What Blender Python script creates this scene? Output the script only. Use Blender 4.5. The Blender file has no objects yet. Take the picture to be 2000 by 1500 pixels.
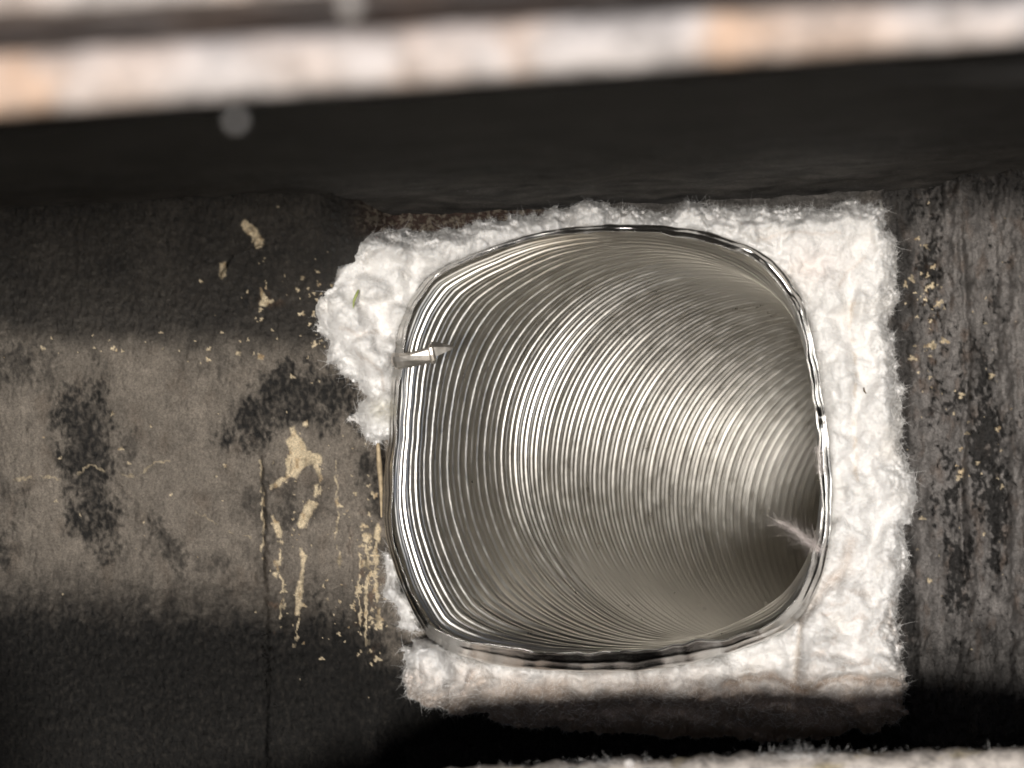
import bpy, math, random
import numpy as np

# ---------------------------------------------------------------- camera, light, exposure
scene = bpy.context.scene
F = 3966.0                       # focal length in pixels of a 2000 px wide frame
cam_data = bpy.data.cameras.new("camera")
cam = bpy.data.objects.new("camera", cam_data)
scene.collection.objects.link(cam)
scene.camera = cam
cam.location = (0, 0, 0)
PITCH = math.radians(35)         # the camera looks down into the flue
cam.rotation_euler = (math.radians(90) - PITCH, 0, 0)
# everything below is laid out in the flue's own frame (x right, y into the flue, z across it) and turned by TILT
TILT = np.array([[1, 0, 0], [0, math.cos(PITCH), math.sin(PITCH)], [0, -math.sin(PITCH), math.cos(PITCH)]])
cam_data.sensor_width = 36.0
cam_data.lens = 36.0 * F / 2000.0
cam_data.clip_start = 0.01
cam_data.clip_end = 50.0
cam_data.dof.use_dof = True
cam_data.dof.focus_distance = 0.735
cam_data.dof.aperture_fstop = 12.5

SUN_DIR = TILT @ np.array([0.125, 1.0, 0.056])        # the way the light travels
SUN_DIR /= np.linalg.norm(SUN_DIR)
to_sun = -SUN_DIR
sun_el = math.asin(to_sun[2])
sun_rot = math.atan2(to_sun[0], to_sun[1])

world = bpy.data.worlds.new("World")
scene.world = world
world.use_nodes = True
wn = world.node_tree
sky = wn.nodes.new("ShaderNodeTexSky")
sky.sky_type = 'NISHITA'
sky.sun_disc = False
sky.sun_elevation = sun_el
sky.sun_rotation = sun_rot
bg = wn.nodes["Background"]
bg.inputs["Strength"].default_value = 0.07
wn.links.new(sky.outputs[0], bg.inputs[0])

sd = bpy.data.lights.new("sun", 'SUN')
sd.energy = 3.0
sd.angle = math.radians(6.5)
sd.color = (1.0, 0.955, 0.89)
sun = bpy.data.objects.new("sun", sd)
scene.collection.objects.link(sun)
from mathutils import Vector, Matrix
sun.rotation_euler = Vector(SUN_DIR.tolist()).to_track_quat('-Z', 'Y').to_euler()
sun.location = (to_sun * 2).tolist()

scene.view_settings.view_transform = 'Standard'
scene.view_settings.look = 'None'
scene.view_settings.exposure = 0.15
scene.view_settings.gamma = 1.0
scene.view_settings.use_curve_mapping = False
scene.cycles.use_denoising = True
scene.cycles.max_bounces = 10
scene.cycles.glossy_bounces = 8
scene.cycles.diffuse_bounces = 4
scene.cycles.sample_clamp_indirect = 4.0
scene.cycles.sample_clamp_direct = 12.0

# ---------------------------------------------------------------- helpers
rng = np.random.default_rng(7)
random.seed(7)
COL = scene.collection

def P(px, py, Y):
    px, py, Y = np.broadcast_arrays(np.asarray(px, float), np.asarray(py, float), np.asarray(Y, float))
    return np.stack([(px - 1000.0) / F * Y, Y, (750.0 - py) / F * Y], axis=-1)

def _h(ix, iy, seed):
    a = (ix.astype(np.int64) * 374761393 + iy.astype(np.int64) * 668265263 + seed * 1274126177) & 0xFFFFFFFF
    a = ((a ^ (a >> 13)) * 1103515245) & 0xFFFFFFFF
    a = ((a ^ (a >> 16)) * 2654435769) & 0xFFFFFFFF
    return ((a ^ (a >> 15)) & 0xFFFFFF) / float(0xFFFFFF)

def gnoise(x, y, seed=0):
    ix = np.floor(x); iy = np.floor(y)
    fx = x - ix; fy = y - iy
    u = fx * fx * fx * (fx * (fx * 6 - 15) + 10); v = fy * fy * fy * (fy * (fy * 6 - 15) + 10)
    def g(ox, oy):
        a = _h(ix + ox, iy + oy, seed) * 2 * np.pi
        return np.cos(a) * (fx - ox) + np.sin(a) * (fy - oy)
    n = (g(0, 0) * (1 - u) + g(1, 0) * u) * (1 - v) + (g(0, 1) * (1 - u) + g(1, 1) * u) * v
    return n * 1.5

def fbm(x, y, octv=4, seed=0, gain=0.5):
    s = 0; a = 1.0; t = 0
    for k in range(octv):
        s = s + a * gnoise(x * 2 ** k + 13.7 * k, y * 2 ** k - 7.1 * k, seed + 31 * k); t += a; a *= gain
    return s / t

def worley(x, y, seed=0):
    ix = np.floor(x); iy = np.floor(y)
    f1 = np.full(x.shape, 9.0); f2 = np.full(x.shape, 9.0); idv = np.zeros(x.shape)
    for ox in (-1, 0, 1):
        for oy in (-1, 0, 1):
            cx = ix + ox; cy = iy + oy
            px = cx + _h(cx, cy, seed); py = cy + _h(cx, cy, seed + 57)
            d = np.hypot(px - x, py - y)
            m = d < f1
            f2 = np.where(m, f1, np.minimum(f2, d))
            idv = np.where(m, _h(cx, cy, seed + 99), idv)
            f1 = np.where(m, d, f1)
    return f1, f2, idv

def sst(a, b, x):
    t = np.clip((x - a) / (b - a), 0, 1)
    return t * t * (3 - 2 * t)

def sdpoly(x, y, poly):
    """signed distance, positive inside"""
    poly = np.asarray(poly, float)
    d = np.full(x.shape, 1e9); ins = np.zeros(x.shape, bool)
    n = len(poly)
    for i in range(n):
        ax, ay = poly[i]; bx, by = poly[(i + 1) % n]
        ex, ey = bx - ax, by - ay
        wx, wy = x - ax, y - ay
        t = np.clip((wx * ex + wy * ey) / (ex * ex + ey * ey + 1e-9), 0, 1)
        d = np.minimum(d, (wx - ex * t) ** 2 + (wy - ey * t) ** 2)
        if ay != by:
            c = ((ay > y) != (by > y)) & (x < ex * (y - ay) / (by - ay) + ax)
            ins ^= c
    d = np.sqrt(d)
    return np.where(ins, d, -d)

def polyline_d(x, y, pts):
    d = np.full(x.shape, 1e9)
    for (ax, ay), (bx, by) in zip(pts[:-1], pts[1:]):
        ex, ey = bx - ax, by - ay
        t = np.clip(((x - ax) * ex + (y - ay) * ey) / (ex * ex + ey * ey + 1e-9), 0, 1)
        d = np.minimum(d, np.hypot(x - ax - ex * t, y - ay - ey * t))
    return d

def mesh_obj(name, verts, faces, mat=None, parent=None, smooth=True, attrs=None):
    verts = (np.asarray(verts, float).reshape(-1, 3) @ TILT.T).astype(np.float32)
    me = bpy.data.meshes.new(name)
    faces = np.asarray(faces, np.int32)
    k = faces.shape[1]
    me.vertices.add(len(verts)); me.vertices.foreach_set("co", verts.ravel())
    me.loops.add(faces.size); me.loops.foreach_set("vertex_index", faces.ravel())
    me.polygons.add(len(faces))
    me.polygons.foreach_set("loop_start", np.arange(0, faces.size, k, dtype=np.int32))
    me.polygons.foreach_set("use_smooth", np.full(len(faces), smooth))
    me.update(calc_edges=True)
    if attrs:
        for an, av in attrs.items():
            av = np.asarray(av, np.float32)
            if av.ndim == 1:
                at = me.attributes.new(an, 'FLOAT', 'POINT'); at.data.foreach_set("value", av)
            else:
                at = me.attributes.new(an, 'FLOAT_COLOR', 'POINT'); at.data.foreach_set("color", av.ravel())
    if mat: me.materials.append(mat)
    o = bpy.data.objects.new(name, me)
    COL.objects.link(o)
    if parent:
        o.parent = parent
        o.matrix_parent_inverse = Matrix.Translation(-parent.location)
    return o

def grid_faces(ni, nj, wrap_j=False, keep=None):
    """verts indexed i*nj+j"""
    i = np.arange(ni - 1)[:, None]; j = np.arange(nj if wrap_j else nj - 1)[None, :]
    j2 = (j + 1) % nj
    f = np.stack([i * nj + j + 0 * j2, i * nj + j2, (i + 1) * nj + j2, (i + 1) * nj + j + 0 * j2], -1).reshape(-1, 4)
    if keep is not None:
        kf = keep.ravel()[f].all(axis=1)
        f = f[kf]
    return f

def compact(verts, faces, attrs=None):
    used = np.unique(faces)
    remap = np.full(len(verts), -1, np.int64); remap[used] = np.arange(len(used))
    a2 = {k: np.asarray(v)[used] for k, v in attrs.items()} if attrs else None
    return verts[used], remap[faces], a2

def empty(name, loc=(0, 0, 0)):
    o = bpy.data.objects.new(name, None); COL.objects.link(o); o.location = (TILT @ np.asarray(loc, float)).tolist()
    o.empty_display_size = 0.02
    return o

def tag(o, label=None, cat=None, group=None, kind=None):
    if label: o["label"] = label
    if cat: o["category"] = cat
    if group: o["group"] = group
    if kind: o["kind"] = kind
    return o

# ---------------------------------------------------------------- materials
def new_mat(name):
    m = bpy.data.materials.new(name); m.use_nodes = True
    nt = m.node_tree
    b = nt.nodes["Principled BSDF"]
    return m, nt, b

def N(nt, typ, **kw):
    n = nt.nodes.new(typ)
    for k, v in kw.items():
        setattr(n, k, v)
    return n

def L(nt, a, b): nt.links.new(a, b)

def noise_node(nt, scale, detail=4, rough=0.6, vec=None):
    n = N(nt, "ShaderNodeTexNoise"); n.inputs["Scale"].default_value = scale
    n.inputs["Detail"].default_value = detail; n.inputs["Roughness"].default_value = rough
    if vec is not None: L(nt, vec, n.inputs["Vector"])
    return n

def ramp(nt, fac, stops):
    r = N(nt, "ShaderNodeValToRGB")
    while len(r.color_ramp.elements) < len(stops): r.color_ramp.elements.new(0.5)
    for e, (p, c) in zip(r.color_ramp.elements, stops):
        e.position = p; e.color = (*c, 1) if len(c) == 3 else c
    L(nt, fac, r.inputs[0])
    return r

def mixc(nt, fac, a, b, mode='MIX'):
    m = N(nt, "ShaderNodeMix", data_type='RGBA', blend_type=mode)
    for s, v in ((m.inputs[0], fac), (m.inputs[6], a), (m.inputs[7], b)):
        if isinstance(v, (int, float)): s.default_value = v
        elif isinstance(v, tuple): s.default_value = (*v, 1)
        else: L(nt, v, s)
    return m.outputs[2]

def math_n(nt, op, a, b=None):
    m = N(nt, "ShaderNodeMath", operation=op)
    for s, v in ((m.inputs[0], a), (m.inputs[1], b)):
        if v is None: continue
        if isinstance(v, (int, float)): s.default_value = v
        else: L(nt, v, s)
    return m.outputs[0]

def attr(nt, name):
    a = N(nt, "ShaderNodeAttribute"); a.attribute_name = name
    return a

def make_wall_mat():
    m, nt, b = new_mat("sooty_flue_clay")
    tc = N(nt, "ShaderNodeTexCoord").outputs["Object"]
    col = attr(nt, "albedo"); ms = attr(nt, "masks")
    sep = N(nt, "ShaderNodeSeparateColor"); L(nt, ms.outputs["Color"], sep.inputs[0])
    n1 = noise_node(nt, 1500, 5, 0.75, tc)
    n2 = noise_node(nt, 180, 5, 0.65, tc)
    v1 = ramp(nt, n1.outputs[0], [(0.30, (0.55,) * 3), (0.70, (1.42,) * 3)])
    v2 = ramp(nt, n2.outputs[0], [(0.30, (0.80,) * 3), (0.72, (1.18,) * 3)])
    c = mixc(nt, 1.0, col.outputs["Color"], v1.outputs[0], 'MULTIPLY')
    c = mixc(nt, 1.0, c, v2.outputs[0], 'MULTIPLY')
    L(nt, c, b.inputs["Base Color"])
    ro = N(nt, "ShaderNodeMapRange"); L(nt, sep.outputs[0], ro.inputs[0])
    ro.inputs[3].default_value = 0.56; ro.inputs[4].default_value = 0.26
    rs = math_n(nt, 'MULTIPLY', math_n(nt, 'SUBTRACT', 1.0, sep.outputs[0]), math_n(nt, 'MULTIPLY', sep.outputs[2], 0.30))
    L(nt, math_n(nt, 'ADD', ro.outputs[0], rs), b.inputs["Roughness"])
    b.inputs["Specular IOR Level"].default_value = 0.42
    # specks of glassy creosote that catch the light
    n4 = noise_node(nt, 800, 2, 0.5, tc)
    gl = ramp(nt, n4.outputs[0], [(0.66, (0, 0, 0)), (0.70, (1, 1, 1))])
    rbase = math_n(nt, 'ADD', ro.outputs[0], rs)
    L(nt, math_n(nt, 'SUBTRACT', rbase, math_n(nt, 'MULTIPLY', gl.outputs[0], 0.36)), b.inputs["Roughness"])
    bp = N(nt, "ShaderNodeBump"); bp.inputs["Strength"].default_value = 0.9; bp.inputs["Distance"].default_value = 0.0009
    hsum = math_n(nt, 'ADD', n1.outputs[0], math_n(nt, 'MULTIPLY', n2.outputs[0], 1.4))
    L(nt, hsum, bp.inputs["Height"]); L(nt, bp.outputs[0], b.inputs["Normal"])
    return m

def make_wool_mat():
    m, nt, b = new_mat("ceramic_wool")
    tc = N(nt, "ShaderNodeTexCoord").outputs["Object"]
    col = attr(nt, "albedo")
    n1 = noise_node(nt, 700, 4, 0.7, tc)
    v1 = ramp(nt, n1.outputs[0], [(0.3, (0.93,) * 3), (0.7, (1.05,) * 3)])
    c = mixc(nt, 1.0, col.outputs["Color"], v1.outputs[0], 'MULTIPLY')
    L(nt, c, b.inputs["Base Color"])
    b.inputs["Roughness"].default_value = 0.95
    b.inputs["Specular IOR Level"].default_value = 0.05
    b.inputs["Subsurface Weight"].default_value = 0.2
    b.inputs["Subsurface Scale"].default_value = 0.003
    b.inputs["Subsurface Radius"].default_value = (1.0, 0.9, 0.8)
    bp = N(nt, "ShaderNodeBump"); bp.inputs["Strength"].default_value = 0.3; bp.inputs["Distance"].default_value = 0.0004
    L(nt, n1.outputs[0], bp.inputs["Height"]); L(nt, bp.outputs[0], b.inputs["Normal"])
    return m

def make_fibre_mat(name, c):
    m, nt, b = new_mat(name)
    b.inputs["Base Color"].default_value = (*c, 1)
    b.inputs["Roughness"].default_value = 0.8
    b.inputs["Specular IOR Level"].default_value = 0.15
    n = noise_node(nt, 200, 2, 0.5, N(nt, "ShaderNodeTexCoord").outputs["Object"])
    r = ramp(nt, n.outputs[0], [(0.3, tuple(x * 0.92 for x in c)), (0.7, tuple(min(1, x * 1.04) for x in c))])
    L(nt, r.outputs[0], b.inputs["Base Color"])
    return m

def make_steel(name, base, rough, bump=0.15):
    m, nt, b = new_mat(name)
    tc = N(nt, "ShaderNodeTexCoord").outputs["Object"]
    b.inputs["Metallic"].default_value = 1.0
    n1 = noise_node(nt, 40, 4, 0.6, tc)
    r = ramp(nt, n1.outputs[0], [(0.3, tuple(x * 0.88 for x in base)), (0.7, base)])
    L(nt, r.outputs[0], b.inputs["Base Color"])
    n2 = noise_node(nt, 130, 5, 0.7, tc)
    mr = N(nt, "ShaderNodeMapRange"); L(nt, n2.outputs[0], mr.inputs[0])
    mr.inputs[1].default_value = 0.3; mr.inputs[2].default_value = 0.7
    mr.inputs[3].default_value = rough * 0.75; mr.inputs[4].default_value = rough * 1.3
    L(nt, mr.outputs[0], b.inputs["Roughness"])
    n3 = noise_node(nt, 420, 3, 0.6, tc)
    bp = N(nt, "ShaderNodeBump"); bp.inputs["Strength"].default_value = bump; bp.inputs["Distance"].default_value = 0.0004
    L(nt, n3.outputs[0], bp.inputs["Height"]); L(nt, bp.outputs[0], b.inputs["Normal"])
    return m

def make_clay(name, pale, orange, scale=22, bias=0.5, use_attr=False):
    m, nt, b = new_mat(name)
    tc = N(nt, "ShaderNodeTexCoord").outputs["Object"]
    n1 = noise_node(nt, scale, 3, 0.55, tc)
    r1 = ramp(nt, n1.outputs[0], [(bias, pale), (bias + 0.14, orange)])
    if use_attr:
        f = math_n(nt, 'MULTIPLY', attr(nt, "orange").outputs["Fac"], 0.75)
        pv = mixc(nt, 0.25, pale, r1.outputs[0])
        class _o: outputs = [mixc(nt, f, pv, orange)]
        r1 = _o
    n2 = noise_node(nt, 170, 5, 0.7, tc)
    r2 = ramp(nt, n2.outputs[0], [(0.34, (0.42,) * 3), (0.58, (1.04,) * 3)])
    c = mixc(nt, 1.0, r1.outputs[0], r2.outputs[0], 'MULTIPLY')
    L(nt, c, b.inputs["Base Color"])
    b.inputs["Roughness"].default_value = 0.9
    bp = N(nt, "ShaderNodeBump"); bp.inputs["Strength"].default_value = 0.6; bp.inputs["Distance"].default_value = 0.001
    L(nt, n2.outputs[0], bp.inputs["Height"]); L(nt, bp.outputs[0], b.inputs["Normal"])
    return m

def make_plain(name, c, rough=0.7, var=0.25, scale=300):
    m, nt, b = new_mat(name)
    n = noise_node(nt, scale, 4, 0.6, N(nt, "ShaderNodeTexCoord").outputs["Object"])
    r = ramp(nt, n.outputs[0], [(0.3, tuple(x * (1 - var) for x in c)), (0.7, tuple(x * (1 + var) for x in c))])
    L(nt, r.outputs[0], b.inputs["Base Color"])
    b.inputs["Roughness"].default_value = rough
    return m

M_wall = make_wall_mat()
M_wool = make_wool_mat()
M_fibre = make_fibre_mat("wool_fibre", (0.86, 0.845, 0.83))
M_wisp = make_fibre_mat("loose_wool_fibre", (0.80, 0.72, 0.69))
M_steel = make_steel("liner_steel", (0.78, 0.752, 0.70), 0.35, 0.0)
M_rim = make_steel("rim_steel", (0.64, 0.63, 0.61), 0.18, 0.20)
M_pin = make_steel("pin_steel", (0.85, 0.80, 0.74), 0.42, 0.10)
M_clay = make_clay("cut_clay", (0.70, 0.635, 0.605), (0.76, 0.42, 0.20), 40, 0.5, True)
M_brick = make_clay("pale_mortar", (0.74, 0.70, 0.67), (0.72, 0.55, 0.42), 18, 0.58)
M_sill = make_clay("crumbled_mortar", (0.76, 0.69, 0.63), (0.78, 0.66, 0.44), 60, 0.55)
M_soot = make_plain("flat_soot", (0.020, 0.018, 0.017), 0.85, 0.35, 120)

# ---------------------------------------------------------------- outlines measured on the photograph (2000 px frame)
RIM = [(835,540),(880,515),(940,490),(1000,468),(1080,450),(1160,441),(1250,439),(1320,445),(1390,455),(1450,475),
       (1505,505),(1540,540),(1565,580),(1580,630),(1592,690),(1604,760),(1614,830),(1622,890),(1626,950),(1624,1010),
       (1617,1070),(1607,1120),(1592,1160),(1570,1200),(1540,1228),(1500,1248),(1450,1266),(1400,1282),(1330,1298),
       (1260,1308),(1180,1310),(1100,1308),(1020,1303),(950,1295),(900,1280),(862,1262),(838,1245),(815,1210),(790,1160),
       (770,1100),(755,1040),(750,990),(752,930),(760,860),(765,780),(768,710),(780,640),(800,590),(820,560)]
WOOL = [(640,500),(700,485),(710,455),(760,447),(830,450),(900,440),(940,435),(965,425),(1010,412),(1060,410),(1085,400),
        (1110,405),(1150,395),(1200,408),(1250,412),(1310,410),(1345,402),(1400,405),(1450,402),(1520,405),(1600,402),
        (1660,397),(1715,394),(1735,410),(1742,425),(1735,445),(1752,470),(1750,500),(1757,550),(1750,590),(1738,610),
        (1745,650),(1752,680),(1748,720),(1752,760),(1758,800),(1765,850),(1780,900),(1787,940),(1790,975),(1782,1015),
        (1765,1022),(1768,1060),(1770,1100),(1765,1180),(1762,1250),(1765,1310),(1762,1400),(1700,1436),(1550,1446),
        (1300,1440),(1000,1420),(850,1390),(790,1360),(795,1290),(803,1242),(838,1238),(900,1200),(900,900),(790,862),
        (745,872),(720,868),(705,850),(700,835),(683,815),(690,790),(705,780),(695,755),(680,735),(665,715),(640,710),
        (638,690),(638,665),(620,650),(612,600),(625,560),(635,520)]
SLIVER = [(746,1066),(762,1064),(774,1085),(782,1120),(795,1160),(815,1205),(835,1238),(800,1236),(788,1228),(775,1205),
          (765,1185),(757,1150),(750,1110)]
RC = np.array([1195.0, 872.0])      # rim centre in the frame
Y_RIM = 0.676

def contour_fn(poly):
    p = np.asarray(poly, float) - RC
    ang = np.arctan2(-p[:, 1], p[:, 0]); r = np.hypot(p[:, 0], p[:, 1])
    o = np.argsort(ang); ang = ang[o]; r = r[o]
    A = np.concatenate([ang - 2 * np.pi, ang, ang + 2 * np.pi]); Rr = np.concatenate([r, r, r])
    fine = np.linspace(-2 * np.pi, 2 * np.pi, 4001)
    v = np.interp(fine, A, Rr)
    k = np.hanning(25); k /= k.sum()
    v = np.convolve(v, k, mode='same')
    return lambda a: np.interp((a + np.pi) % (2 * np.pi) - np.pi, fine, v)
rim_r = contour_fn(RIM)

def lip_w(a):
    """lip width in px around the rim; angle 0 right, +90 deg top"""
    d = np.degrees((a + np.pi) % (2 * np.pi) - np.pi)
    return np.interp(d, [-180, -150, -135, -118, -90, -65, -48, -30, 0, 30, 45, 70, 90, 110, 135, 150, 180],
                        [15, 18, 17, 34, 38, 35, 31, 23, 21, 18, 22, 17, 14, 10, 11, 14, 15])

# ---------------------------------------------------------------- the flue: back wall
def wall_Y(px, py):
    """distance of the bare wall behind a frame position"""
    Y = np.full(px.shape, 0.702)
    left = 1 - sst(620, 780, px)
    # left: upper part leans out and lower part runs back, shaped to darken them
    Y = Y - left * 0.060 * sst(695, 380, py)
    Y = Y + left * 0.075 * sst(1085, 1500, py)
    # right: the wall turns towards the viewer
    right = sst(1740, 2100, px)
    Y = Y - right * 0.030
    Y = Y + sst(1700, 1800, px) * 0.006 * sst(1150, 1500, py)
    mid = sst(700, 800, px) * (1 - sst(1700, 1800, px))
    Y = Y + mid * 0.05 * sst(1330, 1460, py)
    return Y

def rnd_specks(x, y, n, box, smin, smax, seed, elong=1.6):
    r = np.random.default_rng(seed)
    out = np.zeros(x.shape)
    cx = (box[0] + box[2]) / 2 + r.normal(0, 0.30, n) * (box[2] - box[0]); cy = (box[1] + box[3]) / 2 + r.normal(0, 0.30, n) * (box[3] - box[1])
    s = smin + (smax - smin) * r.random(n) ** 2.6
    th = r.uniform(0, np.pi, n)
    xs = x[0]; ys = y[:, 0]
    for k in range(n):
        R = s[k] * elong * 1.5 + 4
        i0, i1 = np.searchsorted(ys, [cy[k] - R, cy[k] + R]); j0, j1 = np.searchsorted(xs, [cx[k] - R, cx[k] + R])
        if i1 <= i0 or j1 <= j0: continue
        X = x[i0:i1, j0:j1] - cx[k]; Z = y[i0:i1, j0:j1] - cy[k]
        u = X * np.cos(th[k]) + Z * np.sin(th[k]); v = -X * np.sin(th[k]) + Z * np.cos(th[k])
        ang = np.arctan2(v, u)
        rad = s[k] * (1 + 0.35 * np.sin(ang * 3 + th[k] * 7) + 0.2 * np.sin(ang * 5 + th[k] * 3))
        d = np.hypot(u / elong, v) / rad
        out[i0:i1, j0:j1] = np.maximum(out[i0:i1, j0:j1], 1 - sst(0.75, 1.05, d))
    return out

def build_back_wall():
    xs = np.concatenate([np.arange(-420, -40, 12), np.arange(-40, 2040, 2.0), np.arange(2040, 2440, 12)])
    ys = np.concatenate([np.arange(255, 300, 9), np.arange(300, 1520, 2.0), np.arange(1520, 1760, 10)])
    x, y = np.meshgrid(xs, ys)
    Y = wall_Y(x, y)
    wx = x + 14 * fbm(x / 70, y / 70, 3, 5); wy = y + 14 * fbm(x / 70, y / 70, 3, 6)
    fx = x + 5 * fbm(x / 16, y / 16, 3, 8); fy = y + 5 * fbm(x / 16, y / 16, 3, 9)
    # ---- relief (metres towards the viewer)
    H = 0.0030 * fbm(x / 120, y / 200, 4, 11) + 0.0013 * fbm(x / 22, y / 34, 4, 12)
    H += 0.00060 * fbm(x / 8, y / 13, 3, 13)
    rx = x * 0.94 + y * 0.34; ry = y * 0.94 - x * 0.34
    hair = fbm(rx / 5.0, ry / 26.0, 3, 14) * 0.6 + fbm((x * 0.97 - y * 0.2) / 4.0, (y * 0.97 + x * 0.2) / 30.0, 3, 15) * 0.4
    H += 0.00040 * hair
    # left panel steps
    lx = 215 + 14 * sst(700, 1150, y) + 5 * gnoise(y / 60, y * 0, 3)
    stepL = sst(-4, 5, fx - lx) * sst(690, 740, y)
    H += 0.0016 * stepL
    gx = 505 + 10 * sst(880, 1300, y) + 4 * gnoise(y / 45, y * 0 + 4, 4)
    ridge = np.exp(-((fx - gx) / 9) ** 2) * sst(840, 930, y) * (1 - sst(1420, 1500, y))
    H += 0.0016 * ridge
    H -= 0.0026 * sst(2, 16, fx - gx) * (1 - sst(540, 600, fx)) * sst(860, 960, y)
    H -= 0.0012 * np.exp(-((fx - 686) / 5) ** 2) * sst(1000, 1060, y)
    # diagonal scar and little dents
    sc = polyline_d(fx, fy, [(232, 940), (290, 1000), (330, 1060), (372, 1110)])
    H -= 0.0012 * np.exp(-(sc / 7) ** 2)
    H -= 0.0018 * np.exp(-(np.hypot(x - 276, (y - 1008) * 0.6) / 7) ** 2)
    H -= 0.0010 * np.exp(-(np.hypot(x - 198, (y - 775) * 0.5) / 8) ** 2)
    # cracks upper left
    crk = polyline_d(fx, fy, [(520, 482), (480, 490), (462, 497), (440, 525), (432, 548)])
    H -= 0.003 * np.exp(-(crk / 3.0) ** 2)
    crk2 = polyline_d(fx, fy, [(1815, 795), (1838, 806), (1850, 800), (1880, 790)])
    H -= 0.003 * np.exp(-(crk2 / 3.0) ** 2)
    # right wall: long folds running up and down
    rm = sst(1700, 1745, x + 26 * fbm(x / 30, y / 50, 4, 26))
    fold = fbm(fx / 75, y / 640, 3, 21)
    H += rm * 0.0120 * fold
    H += rm * (0.0010 * fbm(fx / 14, y / 90, 4, 22) + 0.0036 * fbm(fx / 26, fy / 44, 4, 25))
    H -= rm * 0.0048 * np.exp(-((fx - 1884 - 6 * np.sin(y / 90)) / 7) ** 2) * sst(380, 460, y) * (1 - sst(1100, 1250, y))
    H += rm * 0.0022 * np.clip(fbm(fx / 26, fy / 40, 4, 23), 0, 1) * sst(900, 1100, y)
    # ---- colour
    lit = np.array([0.212, 0.183, 0.152]); grey = np.array([0.195, 0.18, 0.17]); black = np.array([0.013, 0.012, 0.0112])
    tan = np.array([0.74, 0.61, 0.42]); brown = np.array([0.16, 0.085, 0.045])
    mott = 1 + 0.30 * fbm(wx / 120, wy / 150, 4, 31) + 0.22 * fbm(x / 26, y / 34, 4, 33) + 0.30 * hair + 0.25 * fbm(x / 6, y / 8, 3, 34)
    c = lit[None, None, :] * mott[..., None]
    dust = 0.35 * sst(0.1, 0.5, fbm(wx / 60, wy / 90, 4, 35))[..., None]
    c = c * (1 - dust) + np.array([0.115, 0.085, 0.062]) * dust
    c = c * (1 - rm[..., None]) + rm[..., None] * grey * (1.0 + 0.35 * fbm(fx / 40, y / 200, 4, 32) + 0.5 * fbm(fx / 24, fy / 30, 4, 36))[..., None]
    rbn = (rm * 0.5 * sst(0.05, 0.5, fbm(fx / 26, fy / 60, 4, 37)))[..., None]
    c = c * (1 - rbn) + np.array([0.13, 0.085, 0.058]) * rbn
    soot_shade = np.zeros(x.shape)  # holds sooty patches and the shade painted into the wall
    nz = fbm(fx / 30, fy / 55, 5, 41)
    nfine = fbm(fx / 9, fy / 14, 4, 42)
    def patch(poly, soft, amt, rough=26):
        nonlocal soot_shade
        d = sdpoly(wx, wy, poly) + 1.7 * rough * nz + 30 * nfine + 14 * hair
        soot_shade = np.maximum(soot_shade, 1.0 * amt * sst(-1.8 * soft, 2.6 * soft, d) * np.clip(0.92 + 0.5 * nfine + 0.25 * nz, 0.3, 1.05))
    patch([(100,775),(195,735),(222,850),(232,1000),(212,1110),(170,1090),(140,1020),(112,900)], 12, 0.90)
    patch([(430,870),(446,800),(520,735),(560,690),(700,745),(735,850),(660,830),(560,836),(492,892)], 14, 0.92, 34)
    patch([(690,880),(755,870),(755,1010),(715,1000)], 14, 0.80)
    patch([(280,1000),(330,1020),(375,1110),(345,1130),(300,1060)], 10, 0.65)
    patch([(-60,640),(90,660),(110,720),(40,760),(-60,770)], 25, 0.75)
    patch([(-60,1010),(20,1030),(20,1120),(-60,1160)], 20, 0.85)
    patch([(500,900),(530,900),(545,1250),(505,1250)], 16, 0.55)
    patch([(548,935),(585,930),(585,1035),(548,1040)], 8, 0.60, 10)
    patch([(600,1130),(690,1170),(790,1230),(790,1500),(560,1500),(570,1260)], 22, 0.90)
    soot_shade = np.maximum(soot_shade, 0.55 * sst(0.12, 0.55, fbm(wx / 70, wy / 130, 5, 47) + 0.25 * nfine))
    # shade painted sooty black above and below the lit left band and under wool
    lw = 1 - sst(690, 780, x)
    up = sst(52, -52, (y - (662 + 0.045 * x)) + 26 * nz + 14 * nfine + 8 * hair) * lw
    soot_shade = np.maximum(soot_shade, up * (0.88 + 0.10 * fbm(wx / 90, wy / 90, 3, 45)))
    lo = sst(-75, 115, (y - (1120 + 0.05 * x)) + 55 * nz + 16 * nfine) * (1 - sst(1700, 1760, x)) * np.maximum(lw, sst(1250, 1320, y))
    soot_shade = np.maximum(soot_shade, lo * 0.975)
    # the right wall: blacker at top and along folds, shade painted at its foot
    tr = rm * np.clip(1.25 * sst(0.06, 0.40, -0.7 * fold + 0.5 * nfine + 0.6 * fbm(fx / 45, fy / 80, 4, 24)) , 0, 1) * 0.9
    soot_shade = np.maximum(soot_shade, tr)
    soot_shade = np.maximum(soot_shade, rm * sst(-40, 60, 405 - y + 60 * nz) * 0.8)
    soot_shade = np.maximum(soot_shade, rm * sst(-90, 120, y - 1220 + 120 * nz) * 0.85)
    soot_shade = np.maximum(soot_shade, rm * sst(25, -5, x - 1775 + 40 * nz) * 0.75)
    soot_shade = np.clip(soot_shade + (0.16 * nfine + 0.08 * hair) * sst(0.02, 0.3, soot_shade), 0, 0.985)
    H += soot_shade * (0.0016 * fbm(fx / 10, fy / 13, 3, 46) + 0.0006 * nfine)
    c = c * (1 - soot_shade[..., None]) + (black * (1 - 0.6 * lo * sst(1120, 1260, y))[..., None]) * soot_shade[..., None]  # black taken lower still to deepen the painted shade at the bottom
    # ---- tan chips: places where the sooty skin has come off
    chip = np.zeros(x.shape)
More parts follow.
